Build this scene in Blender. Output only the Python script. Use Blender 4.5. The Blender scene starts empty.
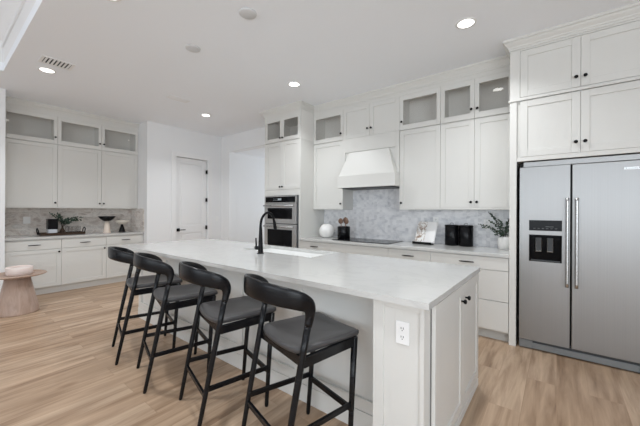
import bpy, bmesh, math, random
from mathutils import Vector, Matrix
random.seed(7)
C = bpy.context.scene.collection
S = bpy.context.scene
PI = math.pi

# ------------------------------------------------------------------ camera
cam = bpy.data.cameras.new('camera')
cam.sensor_width = 36.0
cam.lens = 305.746 / 640 * 36
cam.shift_y = -2.13 / 640
cam.clip_start = 0.05
co = bpy.data.objects.new('camera', cam)
C.objects.link(co)
YAW = math.radians(37.855)
R = Matrix.Rotation(YAW, 4, 'Z') @ Matrix.Rotation(PI / 2, 4, 'X') @ Matrix.Rotation(math.radians(0.299), 4, 'Z')
co.matrix_world = Matrix.Translation((0, 0, 1.347)) @ R
S.camera = co

# ------------------------------------------------------------------ world, lights, exposure
S.view_settings.view_transform = 'Standard'
S.view_settings.look = 'None'
S.view_settings.gamma = 1
S.view_settings.exposure = 0.12
S.view_settings.use_curve_mapping = False
S.cycles.max_bounces = 10
S.cycles.diffuse_bounces = 6
S.cycles.glossy_bounces = 5
S.cycles.transparent_max_bounces = 12
S.cycles.sample_clamp_indirect = 4.0
S.cycles.caustics_reflective = False
S.cycles.caustics_refractive = False
w = bpy.data.worlds.new('world')
S.world = w
w.use_nodes = True
w.node_tree.nodes['Background'].inputs[0].default_value = (0.82, 0.9, 1.0, 1)
w.node_tree.nodes['Background'].inputs[1].default_value = 1.0

def area(name, loc, target, sx, sy, power, col=(1, 1, 1), spread=PI):
    l = bpy.data.lights.new(name, 'AREA')
    l.shape = 'RECTANGLE'; l.size = sx; l.size_y = sy
    l.energy = power; l.color = col; l.spread = spread
    o = bpy.data.objects.new(name, l)
    C.objects.link(o)
    o.location = loc
    d = Vector(target) - Vector(loc)
    o.rotation_euler = d.to_track_quat('-Z', 'Y').to_euler()
    return o
# daylight entering through the windows of the wall behind the camera and of the right wall
DAY = (0.865, 0.94, 1.0)
area('daylight_near', (-0.4, -4.85, 1.75), (-0.4, -0.4, 4.4), 5.6, 2.3, 114, DAY)
area('daylight_right', (2.85, -1.6, 1.4), (-1.2, -1.0, 3.2), 3.4, 2.1, 92, DAY)
area('hall_fill', (-4.9, 7.3, 1.5), (-5.4, 4, 1.9), 1.2, 1.8, 24, DAY)  # added unseen fill that brightens the hall; no window stands here

# ------------------------------------------------------------------ materials
def mat(name, col, rough=0.5, metal=0.0, spec=0.5, coat=0.0):
    m = bpy.data.materials.new(name)
    m.use_nodes = True
    b = m.node_tree.nodes['Principled BSDF']
    b.inputs['Base Color'].default_value = (*col, 1)
    b.inputs['Roughness'].default_value = rough
    b.inputs['Metallic'].default_value = metal
    b.inputs['Specular IOR Level'].default_value = spec
    b.inputs['Coat Weight'].default_value = coat
    return m
def nd(m, t, **kw):
    n = m.node_tree.nodes.new(t)
    for k, v in kw.items(): setattr(n, k, v)
    return n
def lk(m, a, b): m.node_tree.links.new(a, b)
def bsdf(m): return m.node_tree.nodes['Principled BSDF']
def coords(m, scale=(1, 1, 1), rot=(0, 0, 0), loc=(0, 0, 0)):
    g = nd(m, 'ShaderNodeNewGeometry'); mp = nd(m, 'ShaderNodeMapping')
    mp.inputs['Scale'].default_value = scale
    mp.inputs['Rotation'].default_value = rot
    mp.inputs['Location'].default_value = loc
    lk(m, g.outputs['Position'], mp.inputs['Vector'])
    return mp.outputs['Vector']
def ocoords(m, scale=(1, 1, 1)):
    g = nd(m, 'ShaderNodeTexCoord'); mp = nd(m, 'ShaderNodeMapping')
    mp.inputs['Scale'].default_value = scale
    lk(m, g.outputs['Object'], mp.inputs['Vector'])
    return mp.outputs['Vector']
def noise(m, vec, scale, detail=4, rough=0.5, dist=0.0):
    n = nd(m, 'ShaderNodeTexNoise')
    n.inputs['Scale'].default_value = scale; n.inputs['Detail'].default_value = detail
    n.inputs['Roughness'].default_value = rough; n.inputs['Distortion'].default_value = dist
    lk(m, vec, n.inputs['Vector'])
    return n.outputs['Fac']
def ramp(m, fac, stops):
    r = nd(m, 'ShaderNodeValToRGB')
    e = r.color_ramp.elements
    while len(e) < len(stops): e.new(0.5)
    for el, (p, c) in zip(e, stops):
        el.position = p; el.color = (*c, 1)
    lk(m, fac, r.inputs['Fac'])
    return r.outputs['Color']
def mix(m, fac, a, b, mode='MIX'):
    n = nd(m, 'ShaderNodeMix', data_type='RGBA', blend_type=mode)
    for sock, v in ((n.inputs[0], fac), (n.inputs[6], a), (n.inputs[7], b)):
        if isinstance(v, (int, float)): sock.default_value = v
        elif isinstance(v, tuple): sock.default_value = (*v, 1)
        else: lk(m, v, sock)
    return n.outputs[2]
def bump(m, h, strength=0.1, dist=0.01):
    b = nd(m, 'ShaderNodeBump')
    b.inputs['Strength'].default_value = strength; b.inputs['Distance'].default_value = dist
    lk(m, h, b.inputs['Height']); lk(m, b.outputs['Normal'], bsdf(m).inputs['Normal'])

M = {}
M['cab'] = mat('cabinet_paint', (0.685, 0.678, 0.648), 0.42)
M['cabin'] = mat('cabinet_interior', (0.78, 0.765, 0.735), 0.55)
M['gap'] = mat('painted_gap_shade', (0.20, 0.195, 0.185), 0.7)  # dark grey standing in for the shade in the door gap
M['wall'] = mat('white_wall_paint', (0.83, 0.835, 0.84), 0.6)
m = M['ceil'] = mat('ceiling_paint', (0.905, 0.93, 0.965), 0.8)
bump(m, noise(m, coords(m), 90, 3), 0.25, 0.004)
M['trim'] = mat('white_trim_paint', (0.84, 0.84, 0.84), 0.35)
M['black'] = mat('matte_black_metal', (0.006, 0.006, 0.007), 0.35, spec=0.15)
M['bronze'] = mat('dark_bronze', (0.045, 0.040, 0.036), 0.35, 0.6)
M['plate'] = mat('white_plastic', (0.86, 0.86, 0.85), 0.35)
M['slot'] = mat('dark_slots', (0.03, 0.03, 0.03), 0.6)
M['ceramic'] = mat('white_ceramic', (0.84, 0.83, 0.81), 0.35)
M['sink'] = mat('white_sink_enamel', (0.90, 0.90, 0.89), 0.2)
M['blackglass'] = mat('black_glass', (0.004, 0.004, 0.005), 0.08, spec=0.12)
M['blackcer'] = mat('black_satin_ceramic', (0.004, 0.004, 0.005), 0.25, spec=0.2)
M['chrome'] = mat('polished_steel', (0.55, 0.55, 0.545), 0.25, 1.0)
M['darkgrey'] = mat('dark_grey_plastic', (0.075, 0.08, 0.085), 0.45, spec=0.25)
M['greyp'] = mat('vent_grey', (0.62, 0.62, 0.62), 0.5)
M['rubber'] = mat('black_gasket', (0.008, 0.008, 0.008), 0.6)
M['cover'] = mat('ceiling_blank_cover', (0.66, 0.665, 0.67), 0.55)
M['peach'] = mat('peach_ceramic', (0.80, 0.68, 0.58), 0.5)
M['cream'] = mat('cream_ceramic', (0.74, 0.68, 0.60), 0.5)
M['brownmetal'] = mat('brown_bronze_tray', (0.06, 0.035, 0.022), 0.4, 0.4)
M['pages'] = mat('white_book_pages', (0.86, 0.85, 0.84), 0.6)
M['toe'] = mat('toe_kick_grey', (0.50, 0.50, 0.48), 0.5)

# stainless steel with vertical brushing
m = M['steel'] = mat('brushed_stainless', (0.33, 0.33, 0.335), 0.36, 1.0)
n1 = noise(m, coords(m, (400, 400, 0.6)), 1, 2)
lk(m, ramp(m, n1, [(0.2, (0.30, 0.297, 0.293)), (0.8, (0.33, 0.326, 0.321))]), bsdf(m).inputs['Base Color'])
M['ovensteel'] = mat('oven_stainless', (0.50, 0.50, 0.50), 0.42, 0.9)
# black stained oak with visible grain
m = M['oak'] = mat('black_stained_oak', (0.012, 0.012, 0.013), 0.26, spec=0.28)
g = noise(m, ocoords(m, (7, 7, 50)), 1.2, 6, 0.6, 1.5)
lk(m, ramp(m, g, [(0.35, (0.002, 0.002, 0.003)), (0.62, (0.006, 0.0065, 0.008)), (0.8, (0.018, 0.020, 0.024))]), bsdf(m).inputs['Base Color'])
bump(m, g, 0.25, 0.002)
# charcoal leather
m = M['leather'] = mat('charcoal_leather', (0.062, 0.060, 0.061), 0.34, spec=0.45)
v = nd(m, 'ShaderNodeTexVoronoi'); v.inputs['Scale'].default_value = 260
lk(m, ocoords(m), v.inputs['Vector']); bump(m, v.outputs['Distance'], 0.12, 0.001)
# quartz worktop
m = M['quartz'] = mat('white_quartz', (0.83, 0.825, 0.80), 0.14)
vec = coords(m, (1, 1.6, 1), (0, 0, 0.5))
a = noise(m, vec, 1.3, 8, 0.62, 1.4)
vein = ramp(m, a, [(0.465, (0.595, 0.593, 0.578)), (0.495, (0.56, 0.558, 0.545)), (0.52, (0.595, 0.593, 0.578))])
sp = noise(m, coords(m), 6, 5, 0.6)
lk(m, mix(m, 1.0, vein, ramp(m, sp, [(0.3, (0.985, 0.985, 0.98)), (0.7, (1, 1, 1))]), 'MULTIPLY'), bsdf(m).inputs['Base Color'])
# hexagonal marble mosaic behind the cooktop
m = M['mosaic'] = mat('marble_mosaic', (0.7, 0.7, 0.7), 0.22)
v = nd(m, 'ShaderNodeTexVoronoi'); v.inputs['Scale'].default_value = 1
v.inputs['Randomness'].default_value = 0.35
lk(m, coords(m, (22, 1, 26)), v.inputs['Vector'])
big = noise(m, coords(m, (1, 1, 1.7), (0, 0.5, 0)), 4.5, 7, 0.65, 1.2)
cell = nd(m, 'ShaderNodeSeparateColor'); lk(m, v.outputs['Color'], cell.inputs['Color'])
c1 = ramp(m, cell.outputs[0], [(0.0, (0.46, 0.47, 0.50)), (0.35, (0.68, 0.685, 0.71)), (0.7, (0.83, 0.83, 0.845)), (1.0, (0.88, 0.88, 0.89))])
c2 = ramp(m, big, [(0.32, (0.50, 0.51, 0.55)), (0.48, (0.78, 0.785, 0.80)), (0.62, (0.88, 0.88, 0.89))])
lk(m, mix(m, 0.6, c1, c2), bsdf(m).inputs['Base Color'])
# warm grey marble tiles in the nook
m = M['marble'] = mat('warm_grey_marble', (0.5, 0.47, 0.45), 0.25)
vec = coords(m, (1, 1.0, 1.9), (0.5, 0, 0))
a = noise(m, vec, 3.4, 8, 0.66, 1.6)
col = ramp(m, a, [(0.30, (0.44, 0.375, 0.34)), (0.43, (0.70, 0.635, 0.585)), (0.52, (0.86, 0.82, 0.775)), (0.60, (0.66, 0.62, 0.58)), (0.72, (0.90, 0.88, 0.85))])
b = nd(m, 'ShaderNodeTexBrick'); b.inputs['Scale'].default_value = 1
b.inputs['Brick Width'].default_value = 0.30; b.inputs['Row Height'].default_value = 0.10
b.inputs['Mortar Size'].default_value = 0.002
b.inputs['Color1'].default_value = (1, 1, 1, 1); b.inputs['Color2'].default_value = (0.86, 0.84, 0.83, 1)
b.inputs['Mortar'].default_value = (0.8, 0.79, 0.78, 1)
g = nd(m, 'ShaderNodeNewGeometry'); sx = nd(m, 'ShaderNodeSeparateXYZ'); cx = nd(m, 'ShaderNodeCombineXYZ')
lk(m, g.outputs['Position'], sx.inputs[0]); lk(m, sx.outputs['Y'], cx.inputs['X']); lk(m, sx.outputs['Z'], cx.inputs['Y'])
lk(m, cx.outputs[0], b.inputs['Vector'])
lk(m, mix(m, 1.0, col, b.outputs['Color'], 'MULTIPLY'), bsdf(m).inputs['Base Color'])
# plank floor, boards run along Y
m = M['floor'] = mat('oak_plank_floor', (0.5, 0.36, 0.25), 0.38)
g = nd(m, 'ShaderNodeNewGeometry'); sx = nd(m, 'ShaderNodeSeparateXYZ'); cx = nd(m, 'ShaderNodeCombineXYZ')
lk(m, g.outputs['Position'], sx.inputs[0]); lk(m, sx.outputs['Y'], cx.inputs['X']); lk(m, sx.outputs['X'], cx.inputs['Y'])
b = nd(m, 'ShaderNodeTexBrick'); b.inputs['Scale'].default_value = 1
b.offset = 0.37; b.offset_frequency = 2
b.inputs['Brick Width'].default_value = 1.5; b.inputs['Row Height'].default_value = 0.19
b.inputs['Mortar Size'].default_value = 0.0016; b.inputs['Mortar Smooth'].default_value = 0.3
b.inputs['Color1'].default_value = (0, 0, 0, 1); b.inputs['Color2'].default_value = (1, 1, 1, 1)
b.inputs['Mortar'].default_value = (0.35, 0.35, 0.35, 1)
lk(m, cx.outputs[0], b.inputs['Vector'])
sc = nd(m, 'ShaderNodeSeparateColor'); lk(m, b.outputs['Color'], sc.inputs['Color'])
# offset the grain of every board
off = nd(m, 'ShaderNodeVectorMath', operation='MULTIPLY_ADD')
lk(m, b.outputs['Color'], off.inputs[0]); off.inputs[1].default_value = (7, 13, 5)
lk(m, g.outputs['Position'], off.inputs[2])
mp = nd(m, 'ShaderNodeMapping'); mp.inputs['Scale'].default_value = (11, 0.9, 1)
lk(m, off.outputs[0], mp.inputs['Vector'])
gr = noise(m, mp.outputs[0], 1.4, 8, 0.58, 0.45)
mp2 = nd(m, 'ShaderNodeMapping'); mp2.inputs['Scale'].default_value = (60, 3, 1)
lk(m, off.outputs[0], mp2.inputs['Vector'])
fine = noise(m, mp2.outputs[0], 1.5, 4, 0.6)
base = ramp(m, sc.outputs[0], [(0.0, (0.365, 0.250, 0.165)), (0.5, (0.42, 0.295, 0.200)), (1.0, (0.46, 0.335, 0.235))])
gc = ramp(m, gr, [(0.30, (0.56, 0.48, 0.42)), (0.40, (0.80, 0.75, 0.70)), (0.50, (1.0, 0.985, 0.97)), (0.66, (1.26, 1.27, 1.28))])
fc = ramp(m, fine, [(0.3, (0.93, 0.92, 0.91)), (0.7, (1.03, 1.03, 1.03))])
colr = mix(m, 1.0, mix(m, 1.0, base, gc, 'MULTIPLY'), fc, 'MULTIPLY')
vk = nd(m, 'ShaderNodeTexVoronoi'); vk.inputs['Scale'].default_value = 1.0
mpk = nd(m, 'ShaderNodeMapping'); mpk.inputs['Scale'].default_value = (2.6, 1.15, 1)
lk(m, g.outputs['Position'], mpk.inputs['Vector']); lk(m, mpk.outputs[0], vk.inputs['Vector'])
knot = ramp(m, vk.outputs['Distance'], [(0.0, (0.45, 0.36, 0.30)), (0.045, (0.68, 0.60, 0.54)), (0.10, (1, 1, 1))])
lk(m, mix(m, 1.0, mix(m, 0.8, colr, knot, 'MULTIPLY'), ramp(m, b.outputs['Fac'], [(0, (1, 1, 1)), (1, (0.86, 0.83, 0.80))]), 'MULTIPLY'), bsdf(m).inputs['Base Color'])
bump(m, fine, 0.06, 0.002)
def wood(name, c1, c2, rough=0.45, sc=(20, 20, 2)):
    m = mat(name, c1, rough)
    g = noise(m, ocoords(m, sc), 1, 6, 0.6, 1.0)
    lk(m, ramp(m, g, [(0.3, c1), (0.7, c2)]), bsdf(m).inputs['Base Color'])
    return m
M['tablewood'] = wood('side_table_oak', (0.36, 0.245, 0.185), (0.50, 0.37, 0.30), 0.4)
M['spoonwood'] = wood('utensil_wood', (0.085, 0.042, 0.026), (0.20, 0.115, 0.075), 0.5)
M['paleclay'] = wood('white_washed_bowl', (0.80, 0.74, 0.70), (0.74, 0.60, 0.55), 0.5, (4, 4, 14))
m = M['leaf'] = mat('dusty_green_leaf', (0.05, 0.085, 0.055), 0.55)
lk(m, ramp(m, noise(m, ocoords(m), 30, 2), [(0.3, (0.03, 0.055, 0.035)), (0.7, (0.10, 0.15, 0.11))]), bsdf(m).inputs['Base Color'])
M['stem'] = mat('brown_stem', (0.05, 0.035, 0.022), 0.6)
m = M['photo'] = mat('printed_photo_page', (0.6, 0.5, 0.4), 0.5)
a = noise(m, ocoords(m, (14, 14, 14)), 1.0, 3, 0.5, 1.6)
lk(m, ramp(m, a, [(0.47, (0.84, 0.83, 0.81)), (0.51, (0.22, 0.12, 0.07)), (0.56, (0.50, 0.42, 0.36)), (0.60, (0.84, 0.83, 0.82))]), bsdf(m).inputs['Base Color'])
def glassmat(name, tint, refl=1.0, ior=1.5):
    m = bpy.data.materials.new(name); m.use_nodes = True
    nt = m.node_tree; nt.nodes.clear()
    out = nt.nodes.new('ShaderNodeOutputMaterial'); tr = nt.nodes.new('ShaderNodeBsdfTransparent')
    gl = nt.nodes.new('ShaderNodeBsdfGlossy'); fr = nt.nodes.new('ShaderNodeLayerWeight'); pw = nt.nodes.new('ShaderNodeMath'); ad = nt.nodes.new('ShaderNodeMath'); mx = nt.nodes.new('ShaderNodeMixShader')
    tr.inputs[0].default_value = (*tint, 1); gl.inputs['Roughness'].default_value = 0.02
    gl.inputs['Color'].default_value = (refl, refl, refl, 1)
    fr.inputs['Blend'].default_value = 0.5; pw.operation = 'POWER'; pw.inputs[1].default_value = 5; ad.operation = 'MULTIPLY_ADD'
    ad.inputs[1].default_value = 0.9; ad.inputs[2].default_value = 0.045
    nt.links.new(fr.outputs['Facing'], pw.inputs[0]); nt.links.new(pw.outputs[0], ad.inputs[0]); nt.links.new(ad.outputs[0], mx.inputs[0]); nt.links.new(tr.outputs[0], mx.inputs[1]); nt.links.new(gl.outputs[0], mx.inputs[2])
    nt.links.new(mx.outputs[0], out.inputs[0])
    return m
M['pane'] = glassmat('clear_cabinet_glass', (0.97, 0.97, 0.965))
M['glass'] = glassmat('clear_drinking_glass', (0.94, 0.94, 0.94), 1.0, 1.5)
def emis(name, col, s):
    m = mat(name, col, 0.5)
    bsdf(m).inputs['Emission Color'].default_value = (*col, 1)
    bsdf(m).inputs['Emission Strength'].default_value = s
    return m
M['lamp'] = emis('lit_lamp_lens', (1, 0.98, 0.95), 6)
M['display'] = emis('lit_display', (0.30, 0.34, 0.36), 0.25)

# ------------------------------------------------------------------ helpers
def lnk(name, bm, mt, parent=None, bev=0.0, smooth=False, seg=2):
    me = bpy.data.meshes.new(name)
    bmesh.ops.recalc_face_normals(bm, faces=bm.faces)
    bm.to_mesh(me); bm.free()
    me.materials.append(M[mt] if isinstance(mt, str) else mt)
    o = bpy.data.objects.new(name, me)
    C.objects.link(o)
    if parent is not None: o.parent = parent
    if smooth:
        me.polygons.foreach_set('use_smooth', [True] * len(me.polygons))
    if bev:
        b = o.modifiers.new('bevel', 'BEVEL'); b.width = bev; b.segments = seg; b.limit_method = 'ANGLE'
        b.angle_limit = math.radians(40)
    return o
def B(): return bmesh.new()
def box(bm, x0, x1, y0, y1, z0, z1):
    vs = [bm.verts.new((x, y, z)) for x in (x0, x1) for y in (y0, y1) for z in (z0, z1)]
    for f in ((0, 1, 3, 2), (4, 6, 7, 5), (0, 4, 5, 1), (2, 3, 7, 6), (0, 2, 6, 4), (1, 5, 7, 3)):
        bm.faces.new([vs[i] for i in f])
def prism(bm, a, b):                      # two matching polygons
    va = [bm.verts.new(p) for p in a]; vb = [bm.verts.new(p) for p in b]
    bm.faces.new(va); bm.faces.new(vb[::-1])
    n = len(va)
    for i in range(n): bm.faces.new([va[i], va[(i + 1) % n], vb[(i + 1) % n], vb[i]])
def rings(bm, rs, cap=True):
    vv = [[bm.verts.new(p) for p in r] for r in rs]
    n = len(vv[0])
    for a, b in zip(vv, vv[1:]):
        for i in range(n): bm.faces.new([a[i], a[(i + 1) % n], b[(i + 1) % n], b[i]])
    if cap:
        bm.faces.new(vv[0]); bm.faces.new(vv[-1][::-1])
def lathe(bm, prof, org=(0, 0, 0), ax='z', n=24, cap=True):
    o = Vector(org); rs = []
    for r, h in prof:
        ring = []
        for i in range(n):
            c, s = math.cos(2 * PI * i / n) * r, math.sin(2 * PI * i / n) * r
            v = {'z': (c, s, h), 'x': (h, c, s), '-y': (c, -h, s)}[ax]
            ring.append(o + Vector(v))
        rs.append(ring)
    rings(bm, rs, cap)
def tube(bm, pts, r, n=10):
    pts = [Vector(p) for p in pts]
    rr = r if isinstance(r, (list, tuple)) else [r] * len(pts)
    t0 = (pts[1] - pts[0]).normalized()
    u = t0.orthogonal().normalized(); rs = []
    for i, p in enumerate(pts):
        t = (pts[min(i + 1, len(pts) - 1)] - pts[max(i - 1, 0)]).normalized()
        u = (u - t * u.dot(t)).normalized(); v = t.cross(u)
        rs.append([p + (u * math.cos(2 * PI * k / n) + v * math.sin(2 * PI * k / n)) * rr[i] for k in range(n)])
    rings(bm, rs)
def bez(pts, n=24):                        # Catmull-Rom through points
    P = [Vector(p) for p in pts]; P = [P[0] * 2 - P[1]] + P + [P[-1] * 2 - P[-2]]
    out = []; segs = len(P) - 3
    for s in range(segs):
        a, b, c, d = P[s:s + 4]
        k = max(2, n // segs)
        for i in range(k):
            t = i / k
            out.append(0.5 * ((2 * b) + (c - a) * t + (2 * a - 5 * b + 4 * c - d) * t * t + (3 * b - a - 3 * c + d) * t ** 3))
    out.append(P[-2])
    return out
def tag(o, label, cat, group=None, kind=None):
    o['label'] = label; o['category'] = cat
    if group: o['group'] = group
    if kind: o['kind'] = kind
    return o
def empty(name, loc, label, cat, group=None, rz=0):
    o = bpy.data.objects.new(name, None); C.objects.link(o)
    o.location = loc; o.rotation_euler = (0, 0, rz); o.empty_display_size = 0.1
    return tag(o, label, cat, group)
def struct(name, bm, mt, bev=0, parent=None):
    o = lnk(name, bm, mt, parent, bev)
    if parent is None: o['kind'] = 'structure'
    return o
class Face:
    """a flat front: s along it, d outwards, z up"""
    def __init__(s, kind, f): s.kind = kind; s.f = f
    def p(s, a, d, z): return (a, s.f - d, z) if s.kind == 'Y' else (s.f + d, a, z)
    def box(s, bm, a0, a1, d0, d1, z0, z1):
        p, q = s.p(a0, d0, z0), s.p(a1, d1, z1)
        box(bm, min(p[0], q[0]), max(p[0], q[0]), min(p[1], q[1]), max(p[1], q[1]), z0, z1)
    def lathe(s, bm, prof, a, z, n=16, d=0): lathe(bm, prof, s.p(a, d, z), '-y' if s.kind == 'Y' else 'x', n)

G = 0.0012   # half the gap between neighbouring fronts
def child_fix(o, root):
    return o
def local(o, root):
    """meshes are written in world space; keep that while parented to a root with a location"""
    o.matrix_parent_inverse = Matrix.Identity(4)
    o.location = -Vector(root.location)
    return o
def pt(name, bm, mt, root, bev=0.0, smooth=False):
    o = lnk(name, bm, mt, root, bev, smooth)
    if root.parent is None and root.type == 'EMPTY': o.location = -Vector(root.location)
    return o
def knob(F, door, a, z):
    b = B()
    F.lathe(b, [(0.006, 0.0), (0.006, 0.012), (0.0135, 0.018), (0.0155, 0.024), (0.0135, 0.030), (0.006, 0.033)], a, z, 14)
    return pt('knob', b, 'black', door, 0, True)
def pull(F, front, a, z, w=0.15):
    b = B()
    for s in (-1, 1): tube(b, [F.p(a + s * w * 0.38, 0, z), F.p(a + s * w * 0.38, 0.026, z)], 0.005, 8)
    tube(b, [F.p(a + w * t * 0.5, 0.028 - 0.006 * t * t, z) for t in (-1, -0.6, -0.2, 0.2, 0.6, 1)], [0.004, 0.007, 0.008, 0.008, 0.007, 0.004], 10)
    return pt('handle', b, 'bronze', front, 0, True)
def shaker(F, root, a0, a1, z0, z1, kn=None, st=0.06, glass=False, nm='door', th=0.02):
    rl = st
    if glass: st = st * .72
    b = B(); a0 += G; a1 -= G; z0 += G; z1 -= G
    F.box(b, a0, a0 + st, -th, 0, z0, z1); F.box(b, a1 - st, a1, -th, 0, z0, z1)
    F.box(b, a0 + st, a1 - st, -th, 0, z0, z0 + rl); F.box(b, a0 + st, a1 - st, -th, 0, z1 - rl, z1)
    if not glass: F.box(b, a0 + st, a1 - st, -th, -0.008, z0 + st, z1 - st)
    d = pt(nm, b, 'cab', root, 0.0015)
    if glass:
        b = B(); F.box(b, a0 + st + .0005, a1 - st - .0005, -0.014, -0.010, z0 + rl + .0005, z1 - rl - .0005); pt('glass_pane', b, 'pane', d)
    if kn: knob(F, d, *kn)
    return d
def slab(F, root, a0, a1, z0, z1, handle=True, nm='drawer', hz=None):
    b = B(); F.box(b, a0 + G, a1 - G, -0.02, 0, z0 + G, z1 - G)
    d = pt(nm, b, 'cab', root, 0.002)
    if handle: pull(F, d, (a0 + a1) / 2, hz or (z0 + z1) / 2 + 0.0)
    return d
def carcass(F, root, a0, a1, z0, z1, depth, openf=False, shelves=()):
    """box behind the fronts; openf: hollow for glass doors"""
    b = B(); t = 0.018
    f = -0.0205
    if openf:
        F.box(b, a0, a0 + t, -depth, f, z0, z1); F.box(b, a1 - t, a1, -depth, f, z0, z1)
        F.box(b, a0 + t, a1 - t, -depth, f, z0, z0 + t); F.box(b, a0 + t, a1 - t, -depth, f, z1 - t, z1)
        F.box(b, a0 + t, a1 - t, -depth, -depth + 0.012, z0 + t, z1 - t)
        return pt('cabinet_box', b, 'cabin', root)
    F.box(b, a0, a1, -depth, f, z0, z1)
    return pt('cabinet_box', b, 'cab', root)

# ------------------------------------------------------------------ the room
H = 3.069; YW = 4.264; XD = -6.267; XN = -7.03; XR = 3.0; YN = -5.0
b = B(); box(b, -7.3, XR + 0.2, YN - 0.2, 8.0, -0.1, 0); struct('floor', b, 'floor')
# ceiling with the raised tray over the dining side
TX0, TX1, TY0, TY1 = -5.449, 1.9, -4.2, 0.581
b = B()
box(b, -7.3, XR + .2, TY1, YW + 0.19, H, H + .1)
box(b, -7.3, TX0, YN - .2, TY1, H, H + .1)
box(b, TX1, XR + .2, YN - .2, TY1, H, H + .1)
box(b, TX0, TX1, YN - .2, TY0, H, H + .1)
box(b, -7.3, -3.9, YW + .19, 8.0, 2.70, 2.80)
box(b, TX0 - .1, TX1 + .1, TY0 - .1, TY1 + .1, 3.60, 3.70)
struct('ceiling', b, 'ceil')
b = B()
box(b, TX0 - .1, TX1 + .1, TY1, TY1 + .1, H + .1, 3.6); box(b, TX0 - .1, TX1 + .1, TY0 - .1, TY0, H + .1, 3.6)
box(b, TX0 - .1, TX0, TY0, TY1, H + .1, 3.6); box(b, TX1, TX1 + .1, TY0, TY1, H + .1, 3.6)
struct('wall_tray', b, 'trim')
def run(bm, path, prof, side=1):
    """profile (d,z) swept along a plan path, offset to the right of travel, mitred"""
    P = [Vector(p) for p in path]; cols = []
    for i, p in enumerate(P):
        ns = []
        if i > 0: t = (p - P[i - 1]).normalized(); ns.append(Vector((t.y, -t.x)))
        if i < len(P) - 1: t = (P[i + 1] - p).normalized(); ns.append(Vector((t.y, -t.x)))
        n = sum(ns, Vector((0, 0)))
        if len(ns) == 2: n = n / (1 + ns[0].dot(ns[1]))
        cols.append([(p.x + n.x * d * side, p.y + n.y * d * side, z) for d, z in prof])
    rings(bm, cols)
b = B()
run(b, [(TX0 + .001, TY0), (TX0 + .001, TY1 - .001), (TX1, TY1 - .001)], [(0, 3.36), (0.015, 3.36), (0.02, 3.41), (0.07, 3.48), (0.11, 3.53), (0.12, 3.60), (0, 3.60)])
struct('trim_1', b, 'trim')
# left wall in pieces around the cabinet nook and the door
NY0, NY1 = 0.69, 2.612
DY0, DY1, DZ = 3.185, 3.905, 2.465
b = B()
box(b, -7.2, XD, YN - .2, NY0, 0, H)
box(b, -7.2, XN, NY0, NY1, 0, H)
box(b, -7.2, XD, NY1, DY0 - .005, 0, H); box(b, -7.2, XD, DY1 + .005, YW, 0, H); box(b, -7.2, XD, DY0 - .005, DY1 + .005, DZ + .005, H)
box(b, -7.2, XD - .14, DY0 - .005, DY1 + .005, 0, DZ + .005)
struct('wall_left', b, 'wall')
OX0, OX1, OZ = -5.96, -4.5, 2.70
b = B()
box(b, -7.2, OX0, YW, YW + .19, 0, H); box(b, OX0, OX1, YW, YW + .19, OZ, H); box(b, OX1, XR + .2, YW, YW + .19, 0, H)
struct('wall_back', b, 'wall')
b = B()
box(b, -6.15, -6.0, YW + .19, 7.8, 0, 2.7); box(b, -6.15, -3.9, 7.8, 7.95, 0, 2.7); box(b, -4.0, -3.9, YW + .19, 7.8, 0, 2.7)
struct('wall_hall', b, 'wall')
b = B()                                    # wall behind the camera with a wide window opening
box(b, -7.2, -4.8, YN - .2, YN, 0, H); box(b, 2.4, XR + .2, YN - .2, YN, 0, H)
box(b, -4.8, 2.4, YN - .2, YN, 2.95, H); box(b, -4.8, 2.4, YN - .2, YN, 0, 0.5)
struct('wall_near', b, 'wall')
b = B()
box(b, XR, XR + .2, YN, -3.4, 0, H); box(b, XR, XR + .2, 0.2, YW, 0, H)
box(b, XR, XR + .2, -3.4, .2, 2.55, H); box(b, XR, XR + .2, -3.4, .2, 0, 0.25)
struct('wall_right', b, 'wall')
# window frames
b = B()
for x in (-4.8, -3.01, -1.22, 0.57, 2.35): box(b, x, x + .05, YN - .12, YN - .06, .5, 2.95)
for z in (.5, 2.9): box(b, -4.8, 2.4, YN - .12, YN - .06, z, z + .05)
struct('window_1', b, 'trim')
b = B()
for y in (-3.4, -2.2, -1.0, 0.15): box(b, XR + .06, XR + .12, y, y + .05, .25, 2.55)
for z in (.25, 2.5): box(b, XR + .06, XR + .12, -3.4, .2, z, z + .05)
struct('window_2', b, 'trim')
# backsplashes
b = B(); box(b, -3.218, -0.388, YW - .010, YW, .914, 1.80); struct('wall_backsplash_mosaic', b, 'mosaic')
b = B(); box(b, XN, XN + .010, NY0, NY1, .914, 1.372); box(b, XN + .01, XD - .12, NY1 - .010, NY1, .9145, 1.372)
struct('wall_backsplash_nook', b, 'marble')
# door in the left wall
b = B()
FD = Face('X', XD - .045)
st = .105
for z0, z1 in ((.25, .86), (1.02, DZ - .12)):
    FD.box(b, DY0 + st, DY1 - st, -.035, -.010, z0, z1)
    FD.box(b, DY0 + st + .035, DY1 - st - .035, -.035, -.003, z0 + .035, z1 - .035)
FD.box(b, DY0 + .003, DY0 + st, -.035, 0, .01, DZ - .003); FD.box(b, DY1 - st, DY1 - .003, -.035, 0, .01, DZ - .003)
FD.box(b, DY0 + st, DY1 - st, -.035, 0, .01, .25); FD.box(b, DY0 + st, DY1 - st, -.035, 0, .86, 1.02); FD.box(b, DY0 + st, DY1 - st, -.035, 0, DZ - .12, DZ - .003)
door = struct('door_1', b, 'trim', 0.004)
b = B()
FD.box(b, DY0 + .035, DY0 + .10, 0, .010, .897, .962)
tube(b, [FD.p(DY0 + .068, .01, .93), FD.p(DY0 + .068, .05, .93)], .011, 10)
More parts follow.
